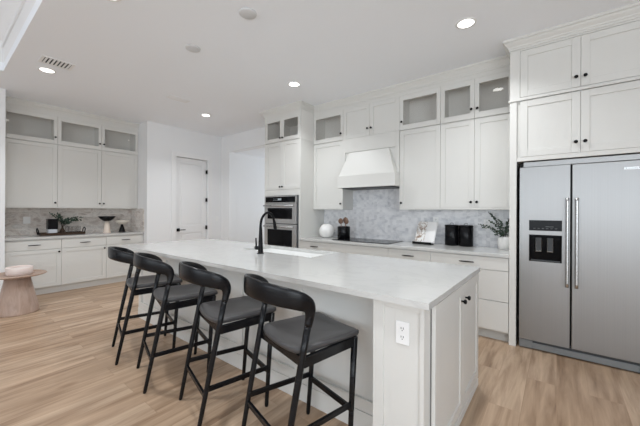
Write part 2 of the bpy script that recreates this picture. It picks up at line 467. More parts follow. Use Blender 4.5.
tube(b, [FD.p(DY0 + .060, .05, .93), FD.p(DY0 + .20, .052, .93)], .009, 8)
lnk('door_handle', b, 'black', door)
for z in (.96, 1.58, 2.21):
    b = B(); FD.box(b, DY1 - .022, DY1 - .003, .0, .047, z - .042, z + .042)
    lnk('hinge', b, 'black', door)
b = B()
for y0, y1, z1 in ((DY0 - .10, DY0 - .005, DZ + .10), (DY1 + .005, DY1 + .10, DZ + .10)): box(b, XD, XD + .018, y0, y1, 0, z1)
box(b, XD, XD + .018, DY0 - .005, DY1 + .005, DZ + .005, DZ + .10)
struct('trim_2', b, 'trim', 0.003)
# baseboards
b = B(); box(b, XD, XD + .015, NY1, DY0 - .10, 0, .13); box(b, XD, XD + .015, DY1 + .10, YW, 0, .13); struct('baseboard_left', b, 'trim', .003)
b = B(); box(b, XD, XD + .015, YN, NY0, 0, .13); struct('baseboard_near_left', b, 'trim', .003)
b = B(); box(b, XD + .016, OX0, YW - .015, YW, 0, .13); box(b, OX1, -4.06, YW - .015, YW, 0, .13); struct('baseboard_back', b, 'trim', .003)
b = B(); box(b, -6.0, -5.985, YW + .19, 7.8, 0, .13); struct('baseboard_hall', b, 'trim', .003)

# ------------------------------------------------------------------ hood wall cabinets
YU = 3.953; YF = 3.63; YT = 3.632
FU = Face('Y', YU); FB = Face('Y', YF); FT = Face('Y', YT); FF = Face('Y', 3.62)
ZS, ZT = 2.443, 2.915         # split and top of the stacked wall cabinets
ZL = 1.372
DU = YW - YU - .001
def cab(name, loc, label, group=None, cat='cabinet'): return empty(name, loc, label, cat, group)
def frieze(F, root, a0, a1, d=-0.0):
    b = B(); F.box(b, a0, a1, -.02, 0, ZT, H - .001); pt('frieze', b, 'cab', root)

def wall_pair(F, loc, a0, a1, lbl_low, lbl_top, kn_low, kn_top, depth, splits=(), glass=True, grp='tall wall cabinets', grp2='display cabinets'):
    lo = cab('wall_cabinet', (loc[0], loc[1], ZL), lbl_low, grp)
    carcass(F, lo, a0, a1, ZL, ZS - .002, depth)
    b = B(); F.box(b, a0, a1, -.0200, 0, ZL, ZL + .018); pt('bottom_rail', b, 'cab', lo, .001)
    ed = [a0] + list(splits) + [a1]
    for i in range(len(ed) - 1):
        shaker(F, lo, ed[i], ed[i + 1], ZL + .019, ZS - .006, kn_low[i])
    up = cab('display_cabinet', (loc[0], loc[1], ZS), lbl_top, grp2)
    carcass(F, up, a0, a1, ZS, H - .105, depth, glass)
    for i in range(len(ed) - 1):
        shaker(F, up, ed[i], ed[i + 1], ZS + .004, ZT, kn_top[i], .066, glass)
    frieze(F, up, a0, a1)
U = [-3.217, -2.627, -2.166, -1.705, -1.165, -.777, -.387]
yc = (YU + YW) / 2
wall_pair(FU, (-2.9, yc), U[0] + .001, U[1] - .0005, 'off-white single-door wall cabinet between the oven tower and the range hood',
          'single glass-door cabinet above, nearest the oven tower, left of the hood', [(-2.66, 1.46)], [(-2.66, 2.55)], DU)
wall_pair(FU, (-1.43, yc), U[3] + .0005, U[4] - .0005, 'off-white single-door wall cabinet directly right of the range hood',
          'single glass-door cabinet above the door just right of the range hood', [(-1.672, 1.46)], [(-1.672, 2.555)], DU)
wall_pair(FU, (-.78, yc), U[4] + .0005, U[6] - .001, 'off-white two-door wall cabinet over the black canisters, beside the fridge',
          'two-door glass cabinet at the top, beside the fridge surround', [(U[5] - .032, 1.46), (U[5] + .032, 1.46)], [(U[5] - .032, 2.555), (U[5] + .032, 2.555)], DU, (U[5],))
oh = cab('wall_cabinet', (-2.166, yc, ZS), 'solid two-door cabinet at the ceiling directly above the range hood')
carcass(FU, oh, U[1], U[3], ZS, H - .105, DU)
shaker(FU, oh, U[1], U[2], ZS + .004, ZT, (U[2] - .03, 2.555)); shaker(FU, oh, U[2], U[3], ZS + .004, ZT, (U[2] + .03, 2.555))
frieze(FU, oh, U[1], U[3])
# range hood
hd = empty('range_hood', (-2.166, 4.1, 1.66), 'off-white painted tapered range hood above the black cooktop', 'range hood')
x0, x1, yv = -2.626, -1.706, 3.806
b = B(); box(b, x0, x1, YU - .001, YW - .012, 1.87, ZS - .001); 
box(b, x0, x0 + .05, YU - .018, YU - .001, 1.87, ZS - .001); box(b, x1 - .05, x1, YU - .018, YU - .001, 1.87, ZS - .001)
box(b, x0 + .05, x1 - .05, YU - .018, YU - .001, 2.235, ZS - .001)
pt('back_panel', b, 'cab', hd, .001)
b = B()
prism(b, [(x0 + .015, yv + .012, 1.87), (x1 - .015, yv + .012, 1.87), (x1 - .015, YU - .002, 1.87), (x0 + .015, YU - .002, 1.87)],
      [(x0 + .13, YU - .03, 2.225), (x1 - .14, YU - .03, 2.225), (x1 - .14, YU - .002, 2.225), (x0 + .13, YU - .002, 2.225)])
pt('tapered_body', b, 'cab', hd, .002)
b = B(); box(b, x0, x1, yv, YU - .001, 1.69, 1.869); box(b, x0, x1, YU - .001, YW - .012, 1.71, 1.869)
pt('valance', b, 'cab', hd, .002)
b = B(); box(b, x0 + .02, x1 - .02, yv - .010, yv, 1.69, 1.702); pt('lower_trim', b, 'cab', hd, .002)
b = B(); box(b, x0 + .06, x1 - .06, yv + .05, YW - .06, 1.678, 1.6895); pt('filter', b, 'darkgrey', hd)

# oven tower
ot = cab('oven_cabinet', (-3.61, 3.93, 0), 'tall off-white oven cabinet left of the worktop with two doors over the ovens')
a0, a1 = -4.055, -3.219
b = B()
D = YW - YT - .001
FT.box(b, a0, a0 + .018, -D, 0, .10, 2.50); FT.box(b, a1 - .018, a1, -D, 0, .10, 2.50)
FT.box(b, a0 + .018, a1 - .018, -D, -D + .02, .1, 2.5)
FT.box(b, a0 + .018, a1 - .018, -D, -.0205, 1.66, 2.50)
FT.box(b, a0 + .018, a1 - .018, -.02, 0, 1.600, 1.695)
FT.box(b, a0 + .018, a1 - .018, -D, 0, .36, .395); FT.box(b, a0 + .018, a1 - .018, -D, -.0205, .1, .36)
FT.box(b, a0 + .018, a0 + .034, -.02, 0, .395, 1.600); FT.box(b, a1 - .034, a1 - .018, -.02, 0, .395, 1.600)
pt('cabinet_box', b, 'cab', ot, .001)
b = B(); FT.box(b, a0, a1, -D, -.07, 0, .1); pt('toe_kick', b, 'toe', ot)
mid = (a0 + a1) / 2
shaker(FT, ot, a0 + .019, mid, 1.70, 2.495, (mid - .028, 1.745)); shaker(FT, ot, mid, a1 - .019, 1.70, 2.495, (mid + .028, 1.745))
slab(FT, ot, a0 + .019, a1 - .019, .11, .355)
od = cab('display_cabinet', (-3.61, 3.93, 2.50), 'two-door glass cabinet on top of the oven tower', 'display cabinets')
carcass(FT, od, a0, a1, 2.502, H - .105, D, True)
for q in (a0, a1 - .018):
    b = B(); FT.box(b, q, q + .018, -.02, 0, 2.502, ZT); pt('side_stile', b, 'cab', od)
shaker(FT, od, a0 + .019, mid, 2.506, ZT, (mid - .028, 2.56), .062, True); shaker(FT, od, mid, a1 - .019, 2.506, ZT, (mid + .028, 2.56), .062, True)
frieze(FT, od, a0, a1)
b = B(); FT.box(b, a1, a1 + .0055, -.30, 0, 2.484, 2.4995); pt('side_molding', b, 'cab', ot)
# built-in double oven
ov = empty('double_wall_oven', (-3.61, 3.9, .4), 'stainless microwave and oven combination built into the tall cabinet', 'oven')
x0, x1 = a0 + .0345, a1 - .0345
b = B(); box(b, x0, x1, YT - .004, 4.15, .396, 1.598); pt('oven_body', b, 'darkgrey', ov)
b = B(); box(b, x0 + .004, x1 - .022, YT - .030, YT - .0045, 1.472, 1.592); cp = pt('control_panel', b, 'ovensteel', ov, .002)
b = B(); box(b, x0 + .03, x1 - .05, YT - .032, YT - .0301, 1.486, 1.578); pt('touch_glass', b, 'blackglass', cp)
b = B(); box(b, -3.69, -3.61, YT - .0335, YT - .0321, 1.52, 1.55)
for i in range(4):
    for j in range(2): box(b, -3.80 + i * .03, -3.785 + i * .03, YT - .0335, YT - .0321, 1.515 + j * .025, 1.52 + j * .025)
pt('clock_display', b, 'display', cp)
for nm, z0, z1, w0, w1 in (('microwave_door', 1.135, 1.467, 1.21, 1.39), ('oven_door', .42, 1.122, .50, 1.035)):
    b = B(); box(b, x0 + .004, x1 - .022, YT - .034, YT - .0045, z0, z1); dd = pt(nm, b, 'ovensteel', ov, .003)
    b = B(); box(b, x0 + .085, x1 - .11, YT - .036, YT - .0341, w0, w1); pt('oven_window', b, 'blackglass', dd)
    b = B(); hz = z1 - .038
    for xx in (x0 + .06, x1 - .08): tube(b, [(xx, YT - .034, hz), (xx, YT - .075, hz)], .008, 8)
    tube(b, [(x0 + .03, YT - .078, hz), (x1 - .05, YT - .078, hz)], .012, 10); pt('handle', b, 'chrome', dd, 0, True)
# crown moulding on all cabinets of this wall
CR = [(0, 2.962), (.009, 2.962), (.009, 2.982), (.016, 2.986), (.020, 3.000), (.024, 3.003), (.040, 3.022), (.046, 3.034), (.046, 3.040), (.058, 3.044), (.058, 3.0685), (0, 3.0685)]
b = B()
run(b, [(-4.0555, YW), (-4.0555, YT - .0005), (-3.2180, YT - .0005), (-3.2180, YU - .0005), (-.3865, YU - .0005), (-.3865, 3.6195), (.76, 3.6195)], CR)
struct('trim_3', b, 'cab', .001)

# base cabinets
BX = [-3.218, -2.631, -1.712, -1.176, -.390]
bl = ['off-white base cabinet with one small drawer beside the oven tower', 'off-white wide base cabinet under the black cooktop',
      'off-white base cabinet with a drawer right of the cooktop, below the cookbook', 'off-white drawer cabinet with three deep drawers beside the fridge']
for i in range(4):
    a0, a1 = BX[i], BX[i + 1]
    c = cab('base_cabinet', ((a0 + a1) / 2, 3.95, 0), bl[i], 'base cabinets of the cooking wall')
    carcass(FB, c, a0, a1, .10, .878, YW - YF - .001)
    b = B(); FB.box(b, a0, a1, -.2, -.07, 0, .0995); pt('toe_kick', b, 'toe', c)
    slab(FB, c, a0, a1, .738, .872, i != 1)
    if i in (1, 3):
        slab(FB, c, a0, a1, .42, .734); slab(FB, c, a0, a1, .115, .416)
    else:
        shaker(FB, c, a0, a1, .115, .734, (a1 - .035, .69))
b = B(); box(b, -3.218, -.3875, 3.614, YW - .0105, .879, .914)
tag(lnk('worktop', b, 'quartz', None, .003), 'white quartz worktop along the cooking wall under the mosaic', 'countertop')
# fridge surround
fs = cab('refrigerator_surround', (.12, 3.95, 0), 'tall off-white side panels framing the refrigerator')
for x0, x1 in ((-.386, -.326), (.64, .72)):
    b = B(); box(b, x0, x1, 3.62, YW - .001, 0, 2.449); pt('side_panel', b, 'cab', fs, .0015)
b = B(); box(b, -.3255, .6395, 3.641, YW - .001, 1.848, 1.882); pt('top_panel', b, 'cab', fs)
fl = cab('refrigerator_cabinet', (.12, 3.95, 1.885), 'off-white two-door cabinet directly above the stainless refrigerator', 'cabinets over the refrigerator')
carcass(FF, fl, -.325, .639, 1.883, 2.455, .63)
b = B(); FF.box(b, -.325, .639, -.02, 0, 1.848, 1.889); pt('bottom_rail', b, 'cab', fl)
shaker(FF, fl, -.300, .160, 1.89, 2.445, (.128, 1.985), .062); shaker(FF, fl, .160, .620, 1.89, 2.445, (.192, 1.985), .062)
ft = cab('refrigerator_cabinet', (.12, 3.95, 2.47), 'off-white two-door cabinet at the ceiling, second above the refrigerator', 'cabinets over the refrigerator')
carcass(FF, ft, -.386, .72, 2.457, H - .105, .63)
b = B(); FF.box(b, -.386, .72, 0, .012, 2.450, 2.470); FF.box(b, -.386, -.301, -.02, 0, 2.471, H - .001); FF.box(b, .621, .72, -.02, 0, 2.471, H - .001)
FF.box(b, -.301, .621, -.02, 0, 2.471, 2.482)
FF.box(b, -.301, .621, -.02, 0, 2.945, H - .001); pt('face_frame', b, 'cab', ft, .001)
b = B(); box(b, -.398, -.3865, 3.608, 3.94, 2.450, 2.470); pt('side_molding', b, 'cab', ft)
shaker(FF, ft, -.300, .160, 2.484, 2.943, (.128, 2.572), .062); shaker(FF, ft, .160, .620, 2.484, 2.943, (.192, 2.572), .062)

# refrigerator
fr = empty('refrigerator', (.15, 3.95, 0), 'stainless side-by-side refrigerator with a black ice and water dispenser', 'refrigerator')
b = B(); box(b, -.300, .602, 3.69, 4.24, .012, 1.785); box(b, -.30, .602, 3.68, 4.2, 1.7855, 1.83); pt('body', b, 'rubber', fr)
b = B(); box(b, -.27, .60, 3.635, 3.6795, 1.788, 1.838); pt('hinge_cover', b, 'steel', fr, .003)
XL0, XL1, XQ0, XQ1 = -.298, .0905, .1035, .602
FY = 3.618
def fdoor(x0, x1, hole=None):
    b = B()
    if hole:
        hx0, hx1, hz0, hz1 = hole
        box(b, x0, hx0, FY, 3.68, .098, 1.784); box(b, hx1, x1, FY, 3.68, .098, 1.784)
        box(b, hx0, hx1, FY, 3.68, .098, hz0); box(b, hx0, hx1, FY, 3.68, hz1, 1.784)
        return pt('freezer_door', b, 'steel', fr)
    box(b, x0, x1, FY, 3.68, .098, 1.784)
    return pt('refrigerator_door', b, 'steel', fr, .004)
dl = fdoor(XL0, XL1, (-.220, .033, .870, 1.128)); dr = fdoor(XQ0, XQ1)
b = B(); box(b, -.220, .033, FY - .003, FY - .0003, 1.168, 1.268); cp = pt('dispenser_panel', b, 'blackglass', dl, .001)
b = B()
for i in range(6): box(b, -.185 + i * .033, -.168 + i * .033, FY - .0042, FY - .0031, 1.188, 1.191)
box(b, -.09, -.03, FY - .0042, FY - .0031, 1.205, 1.209)
cpd = lnk('panel_icons', b, mat('dim_icons', (.16, .165, .17), .5), dl)
b = B()                                     # dispenser recess
box(b, -.2195, .0325, 3.674, 3.679, .8705, 1.1275); box(b, -.2195, -.216, FY, 3.674, .8705, 1.1275); box(b, .029, .0325, FY, 3.674, .8705, 1.1275)
box(b, -.216, .029, FY, 3.674, .8705, .875); box(b, -.216, .029, FY, 3.674, 1.115, 1.1275)
lnk('dispenser_recess', b, 'blackglass', dl)
for xx in (-.145, -.055):
    b = B(); prism(b, [(xx - .020, 3.636, 1.10), (xx + .020, 3.636, 1.10), (xx + .020, 3.644, 1.10), (xx - .020, 3.644, 1.10)],
                   [(xx - .020, 3.650, .965), (xx + .020, 3.650, .965), (xx + .020, 3.657, .965), (xx - .020, 3.657, .965)])
    lnk('dispenser_paddle', b, 'darkgrey', dl, .002)
    b = B()
    for s in (-1, 1): tube(b, [(xx + s * .021, 3.634, 1.10), (xx + s * .021, 3.648, .962)], .002, 6)
    tube(b, [(xx - .021, 3.646, .968), (xx + .021, 3.646, .968)], .004, 6)
    lnk('paddle_trim', b, 'chrome', dl)
b = B(); box(b, -.205, .02, FY - .001, 3.66, .8755, .884); lnk('drip_tray', b, 'darkgrey', dl)
for xx, dd in ((.070, dl), (.136, dr)):
    b = B()
    for z in (.70, 1.44): tube(b, [(xx, FY, z), (xx, FY - .05, z)], .009, 10)
    tube(b, [(xx, FY - .054, .665), (xx, FY - .054, .70), (xx, FY - .054, 1.44), (xx, FY - .054, 1.475)], [.014, .0115, .0115, .014], 12)
    lnk('door_handle', b, 'chrome', dd, 0, True)
b = B(); box(b, .442, .580, FY - .003, FY - .0003, 1.708, 1.730); bd = lnk('badge', b, 'chrome', dr, .001)
cu = bpy.data.curves.new('badge_lettering', 'FONT'); cu.body = 'KitchenAid'; cu.size = .021; cu.extrude = .0004; cu.space_character = 1.15
cu.materials.append(M['slot'])
tmp = bpy.data.objects.new('tmp', cu); C.objects.link(tmp)
me = bpy.data.meshes.new_from_object(tmp); bpy.data.objects.remove(tmp)
o = bpy.data.objects.new('badge_lettering', me); C.objects.link(o); o.parent = bd
o.location = (.450, FY - .0036, 1.7125); o.rotation_euler = (PI / 2, 0, 0)
for dd in (dl, dr):
    for ch in dd.children:
        ch.location = ch.location      # children of the doors are written in the door's own space
b = B(); box(b, -.298, .600, 3.655, 3.70, .012, .092); gl_ = pt('base_grille', b, 'darkgrey', fr, .003)
b = B(); box(b, -.298, -.19, 3.640, 3.6545, .010, .088); box(b, .545, .600, 3.640, 3.6545, .010, .088); box(b, -.19, .545, 3.644, 3.6545, .012, .068)
lnk('grille_cover', b, mat('grille_grey', (.20, .21, .215), .45), gl_, .003)
for xx in (-.26, .56):
    b = B(); lathe(b, [(.018, 0), (.018, .0125)], (xx, 3.72, 0), 'z', 12); pt('foot', b, 'rubber', fr)

# cooktop
b = B(); box(b, -2.665, -1.750, 3.715, 4.20, .9145, .921)
ck = tag(lnk('cooktop', b, 'blackglass', None, .002), 'black glass cooktop set in the worktop under the range hood', 'cooktop')
for x, y, r in ((-2.44, 3.86, .085), (-2.44, 4.07, .07), (-1.98, 3.86, .09), (-1.98, 4.07, .075), (-2.21, 3.98, .11)):
    b = B(); rings(b, [[(x + math.cos(k * PI / 18) * q, y + math.sin(k * PI / 18) * q, z) for k in range(36)] for q, z in ((r, .9211), (r, .9214), (r - .003, .9214), (r - .003, .9211))], False)
    lnk('burner_ring', b, 'darkgrey', ck)

# ------------------------------------------------------------------ nook cabinets on the left
XF = -6.41; XU = -6.674
FL = Face('X', XF); FN = Face('X', XU)
LY = [.695, 1.356, 1.987, 2.608]
names = [('farthest left, over the wall socket', 'farthest left, with a lamp reflection at its left'), ('in the middle of the nook', 'in the middle of the nook'), ('at the right end of the nook', 'at the right end of the nook, next to the white wall')]
kl = [(LY[1] - .032, 0), (LY[2] - .032, 0), (LY[2] + .032, 0)]
for i in range(3):
    a0, a1 = LY[i] + .0005, LY[i + 1] - .0005
    wall_pair(FN, (XU - .15, (a0 + a1) / 2), a0, a1, 'greige wall cabinet ' + names[i][0], 'glass-door top cabinet ' + names[i][1],
              [(kl[i][0], 1.46)], [(kl[i][0], 2.56)], XU - XN - .001, (), True, 'nook wall cabinets', 'nook display cabinets')
    c = cab('base_cabinet', (XF - .3, (a0 + a1) / 2, 0), 'greige drawer-over-door base cabinet, ' + ['farthest left, behind the round side table', 'in the middle of the nook', 'at the right end, behind the stools'][i], 'base cabinets of the nook')
    carcass(FL, c, a0, a1, .10, .878, XF - XN - .001)
    b = B(); FL.box(b, a0, a1, -.2, -.055, 0, .0995); pt('toe_kick', b, 'cab', c)
    slab(FL, c, a0, a1, .715, .866); shaker(FL, c, a0, a1, .115, .711, (kl[i][0], .665))
b = B(); box(b, XN + .0105, -6.388, NY0 + .001, NY1 - .011, .879, .914)
tag(lnk('worktop', b, 'quartz', None, .003), 'white worktop of the left nook carrying the tray and bowls', 'countertop')
b = B(); run(b, [(XU + .0005, NY0 + .001), (XU + .0005, NY1 - .001)], CR); struct('trim_4', b, 'cab', .001)

# ------------------------------------------------------------------ island
isl = empty('kitchen_island', (-2.3, 2.1, 0), 'long off-white island base with a panelled seating side', 'kitchen island')
IX0, IX1, IY0, IY1 = -4.15, -.510, 1.655, 2.64
b = B()
box(b, IX0, IX1, IY0, 2.58, .09, .40); box(b, IX0, IX1 - .001, IY0, 2.58, 0, .09)
box(b, IX0, IX1, IY0, 2.10, .40, .880); box(b, IX0, -2.86, 2.10, 2.58, .40, .880); box(b, -1.76, IX1, 2.10, 2.58, .40, .880)
box(b, -2.86, -1.76, 2.614, 2.624, .40, .880)
pt('island_body', b, 'cab', isl)
# seating side: rails and stiles
b = B(); y0, y1 = IY0 - .018, IY0 - .0005
xs = [IX0, -3.64, -3.10, -2.56, -2.02, -1.70, -1.30, -.792]
xs = [IX0 + i * (-.792 - IX0) / 5 for i in range(6)]
box(b, IX0, -.792, y0, y1, .79, .879)
box(b, IX0, -.792, y0, y1, .125, .20)
for i, x in enumerate(xs):
    l = x if i == 0 else (x - .07 if i == 5 else x - .035)
    box(b, l, l + .07, y0 , y1, .20, .79)
pt('seating_side_panel', b, 'cab', isl, .0015)
b = B(); box(b, IX0 - .012, -.792, IY0 - .020, IY0 - .001, 0, .122); pt('baseboard', b, 'cab', isl, .002)
# end pilaster block with a framed panel
b = B(); box(b, -.790, -.512, 1.502, IY0 - .001, 0, .879)
for l, r, z0, z1 in ((-.790, -.728, 0, .879), (-.533, -.512, 0, .879), (-.728, -.533, .845, .879), (-.728, -.533, 0, .11)): box(b, l, r, 1.492, 1.5015, z0, z1)
pil = pt('end_pilaster', b, 'cab', isl, .0015)
# end doors
FE = Face('X', -.483)
b = B(); box(b, IX1 + .001, -.5045, 1.577, IY1, .09, .879); 
pt('end_frame', b, 'gap', isl)  # frame coloured dark so the seam beside the doors reads as shade
e1 = shaker(FE, isl, 1.575, 2.150, .062, .872, (2.098, .775), .062); e2 = shaker(FE, isl, 2.150, 2.640, .062, .872, (2.205, .775), .062)
b = B(); box(b, -.509, -.4815, 1.575, 2.640, 0, .055); pt('end_baseboard', b, 'cab', isl, .003)
b = B(); box(b, IX1 - .02, IX1, 1.57, IY1, .092, .8795); pt('end_stile', b, 'cab', isl)
# kitchen side fronts
FK = Face('Y', 2.60)
for i in range(6):
    a = IX0 + i * .606; b = B(); box(b, a + .002, a + .602, 2.6250, 2.640, .11, .87); pt('door', b, 'cab', isl, .0015)
# island worktop with sink cut-out
CX0, CX1, CY0, CY1 = -4.22, -.475, 1.450, 2.657
SX0, SX1, SY0, SY1 = -2.80, -1.81, 2.185, 2.60
b = B()
def slabq(z0, z1):
    for (x0, x1, y0, y1) in ((CX0, SX0, CY0, CY1), (SX1, CX1, CY0, CY1), (SX0, SX1, CY0, SY0), (SX0, SX1, SY1, CY1)):
        box(b, x0, x1, y0, y1, z0, z1)
slabq(.881, .914)
bmesh.ops.remove_doubles(b, verts=b.verts, dist=1e-5)
fs_ = [f for f in b.faces if all(e.is_manifold is False or len(e.link_faces) > 2 for e in f.edges) and False]
tag(lnk('island_worktop', b, 'quartz'), 'long white quartz worktop with faint grey veins on the island', 'countertop')
b = B(); t = .012
box(b, SX0 - t, SX1 + t, SY0 - t, SY1 + t, .68, .692)
box(b, SX0 - t, SX0, SY0 - t, SY1 + t, .692, .8805); box(b, SX1, SX1 + t, SY0 - t, SY1 + t, .692, .8805)
box(b, SX0, SX1, SY0 - t, SY0, .692, .8805); box(b, SX0, SX1, SY1, SY1 + t, .692, .8805)
sk = tag(lnk('sink', b, 'sink', None, .002), 'white undermount sink sunk in the island worktop behind the faucet', 'sink')
b = B(); lathe(b, [(.045, .6925), (.045, .697), (.02, .696)], (-2.36, 2.33, 0), 'z', 20); lnk('drain', b, 'chrome', sk, 0, True)
# faucet
fx, fy = -2.36, 2.065
fa = empty('kitchen_faucet', (fx, fy, .914), 'tall matte black gooseneck faucet on the island beside the sink', 'faucet')
b = B()
pts = [(0, 0, .001), (0, 0, .004), (0, 0, .10), (0, 0, .22), (0, 0, .29), (0, .012, .345), (0, .045, .390), (0, .09, .412), (0, .135, .400), (0, .165, .370), (0, .183, .33)]
P = bez(pts, 60)
tube(b, P, [.030 if i < 6 else max(.0125, .027 - .0150 * (i - 6) / 18) for i in range(len(P))], 16)
lnk('spout', b, 'black', fa, 0, True)
b = B(); tube(b, [(0, .182, .335), (0, .190, .30), (0, .199, .255), (0, .203, .235)], [.014, .016, .019, .017], 14); lnk('spray_head', b, 'black', fa, 0, True)
b = B(); tube(b, [(-.02, 0, .055), (-.065, -.01, .055)], .019, 12); tube(b, [(-.055, -.008, .06), (-.058, -.012, .155)], [.009, .007], 8); lnk('handle', b, 'black', fa, 0, True)
b = B(); lathe(b, [(.034, .001), (.034, .006), (.03, .008)], (0, 0, 0), 'z', 20); lnk('base_ring', b, 'black', fa, 0, True)

# ------------------------------------------------------------------ wall plates
def outlet(name, F, a, z, label, two=True, w=.072, h=.116, cat='outlet', grp=None):
    r = B(); F.box(r, a - w / 2, a + w / 2, .0004, .006, z - h / 2, z + h / 2)
    o = tag(lnk(name, r, 'plate', None, .002), label, cat, grp)
    if two:
        for s in (-1, 1):
            r = B(); F.lathe(r, [(.017, .006), (.017, .0078)], a, z + s * .022, 16); rc = lnk('receptacle', r, 'plate', o)
            r = B()
            F.box(r, a - .0075, a - .0045, .0078, .0082, z + s * .022 - .002, z + s * .022 + .008); F.box(r, a + .0045, a + .0075, .0078, .0082, z + s * .022 - .002, z + s * .022 + .008)
            F.box(r, a - .0022, a + .0022, .0078, .0082, z + s * .022 - .011, z + s * .022 - .006)
            lnk('slots', r, 'slot', rc)
    else:
        r = B(); F.box(r, a - .016, a + .016, .006, .0085, z - .034, z + .034); lnk('rocker', r, 'plate', o, .001)
    return o
outlet('electrical_outlet', Face('Y', 1.5018), -.625, .724, 'white duplex outlet on the end pilaster of the island')
outlet('electrical_outlet', Face('Y', YW - .010), -1.308, 1.215, 'white wall outlet on the mosaic behind the cookbook')
outlet('electrical_outlet', Face('Y', YW - .010), -.690, 1.195, 'white wall outlet on the mosaic partly behind the eucalyptus')
outlet('light_switch', Face('X', XN + .010), 1.03, 1.165, 'white double switch plate on the nook marble left of the tray', False, .09, .116, 'switch')
outlet('light_switch', Face('X', XD), 4.15, 1.155, 'white switch plate on the wall right of the white door', False, .072, .116, 'switch')

# ------------------------------------------------------------------ bar stools
def stool(label):
    t = empty('bar_stool', (0, 0, 0), label, 'bar stool', 'black bar stools along the island')
    # backrest: one bent piece running from leg to leg
    half = [(.2308, -.077, .780), (.2315, -.067, .820), (.2330, -.066, .856), (.2345, -.082, .886), (.233, -.112, .905), (.222, -.146, .919), (.195, -.190, .932), (.145, -.236, .945), (.075, -.267, .954)]
    hv = [.0175, .021, .029, .038, .044, .047, .049, .050, .050]
    hu = [.0175, .0175, .0165, .0155, .014, .013, .012, .0115, .011]
    full = half + [(0, -.277, .957)] + [(-x, y, z) for x, y, z in half[::-1]]
    HV = hv + [.050] + hv[::-1]; HU = hu + [.011] + hu[::-1]
    path = bez(full, 18 * 3); k = (len(path) - 1) / (len(full) - 1)
    b = B(); rs = []
    for i, p in enumerate(path):
        q = i / k; j = min(int(q), len(full) - 2); f = q - j
        a_, c_ = HU[j] * (1 - f) + HU[j + 1] * f, HV[j] * (1 - f) + HV[j + 1] * f
        T = (path[min(i + 1, len(path) - 1)] - path[max(i - 1, 0)]).normalized()
        ctr = Vector((0, -.02, 0)); Uo = Vector((p.x - ctr.x, (p.y - ctr.y) * 1.0, 0))
        Uo = (Uo - T * Uo.dot(T)); Uo.z = Uo.z; Uo.normalize()
        V = T.cross(Uo).normalized()
        ring = []
        for m_ in range(14):
            an = 2 * PI * m_ / 14; c, s = math.cos(an), math.sin(an); e = .62
            ring.append(p + Uo * a_ * math.copysign(abs(c) ** e, c) + V * c_ * math.copysign(abs(s) ** e, s))
        rs.append(ring)
    rings(b, rs); lnk('backrest', b, 'oak', t, 0, True)
    for s in (-1, 1):
        b = B(); tube(b, [(s * .2200, -.233, 0.0), (s * .2202, -.230, .012), (s * .2255, -.154, .40), (s * .229, -.102, .66), (s * .2308, -.077, .784)], [.010, .0125, .0165, .0175, .018], 12)
        lnk('rear_leg', b, 'oak', t, 0, True)
        b = B(); tube(b, [(s * .204, .229, 0), (s * .2035, .230, .012), (s * .196, .254, .36), (s * .186, .279, .629)], [.011, .0135, .0165, .019], 12)
        lnk('front_leg', b, 'oak', t, 0, True)
    def bar(p, q, hw, hh):
        p, q = Vector(p), Vector(q); d = (q - p).normalized(); n = Vector((-d.y, d.x, 0)).normalized() * hw; u = Vector((0, 0, hh))
        b = B(); prism(b, [p - n - u, p + n - u, p + n + u, p - n + u], [q - n - u, q + n - u, q + n + u, q - n + u])
        return b
    for s in (-1, 1): lnk('stretcher', bar((s * .2235, -.180, .262), (s * .198, .247, .262), .008, .015), 'oak', t, .003)
    lnk('stretcher', bar((-.199, .245, .235), (.199, .245, .235), .009, .016), 'oak', t, .003)
    lnk('stretcher', bar((-.223, -.188, .222), (.223, -.188, .222), .008, .015), 'oak', t, .003)
    b = B()
    for p, q in (((-.184, .28), (.184, .28)), ((-.226, -.10), (-.187, .28)), ((.226, -.10), (.187, .28)), ((-.22, -.098), (.22, -.098))):
        bb = bar((*p, .607), (*q, .607), .011, .0255)
        me = bpy.data.meshes.new('tmp'); bb.to_mesh(me); bb.free(); b.from_mesh(me); bpy.data.meshes.remove(me)
    lnk('seat_frame', b, 'oak', t, .002)
    # seat pad
    pl = [(0, -.138), (.07, -.136), (.135, -.128), (.182, -.112), (.207, -.088), (.210, -.03), (.206, .06), (.203, .16), (.200, .24), (.198, .296), (.190, .310), (.15, .314), (.08, .315), (0, .315)]
    pl = pl + [(-x, y) for x, y in pl[-2:0:-1]]
    def ring(f, z, dish=0):
        return [(x * f, .075 + (y - .075) * f, z + dish * (abs(x) / .21) ** 2 * f) for x, y in pl]
    b = B(); rings(b, [ring(.94, .6328), ring(.985, .6345, .001), ring(1.0, .641, .006), ring(.998, .650, .010), ring(.985, .656, .011), ring(.93, .659, .010), ring(.7, .655, .006), ring(.35, .651, .0), ring(.02, .650)])
    lnk('seat', b, 'leather', t, 0, True)
    return t
def dup(root, label):
    r = root.copy(); C.objects.link(r); r['label'] = label
    for ch in list(root.children):
        c = ch.copy(); C.objects.link(c); c.parent = r
    return r
proto = stool('black oak bar stool nearest the outlet, biggest and closest to the camera')
SP = [((-1.167, 1.284), -15.2, None), ((-1.836, 1.275), -15.6, 'black oak bar stool second closest to the camera, left of the closest one'),
      ((-2.539, 1.270), -15.8, 'black oak bar stool third from the camera, its back overlapping the farthest stool'),
      ((-3.174, 1.296), -14.9, 'black oak bar stool farthest from the camera at the far end of the island')]
for (x, y), r, l in SP:
    o = proto if l is None else dup(proto, l)
    o.location = (x, y, 0); o.rotation_euler = (0, 0, math.radians(r))

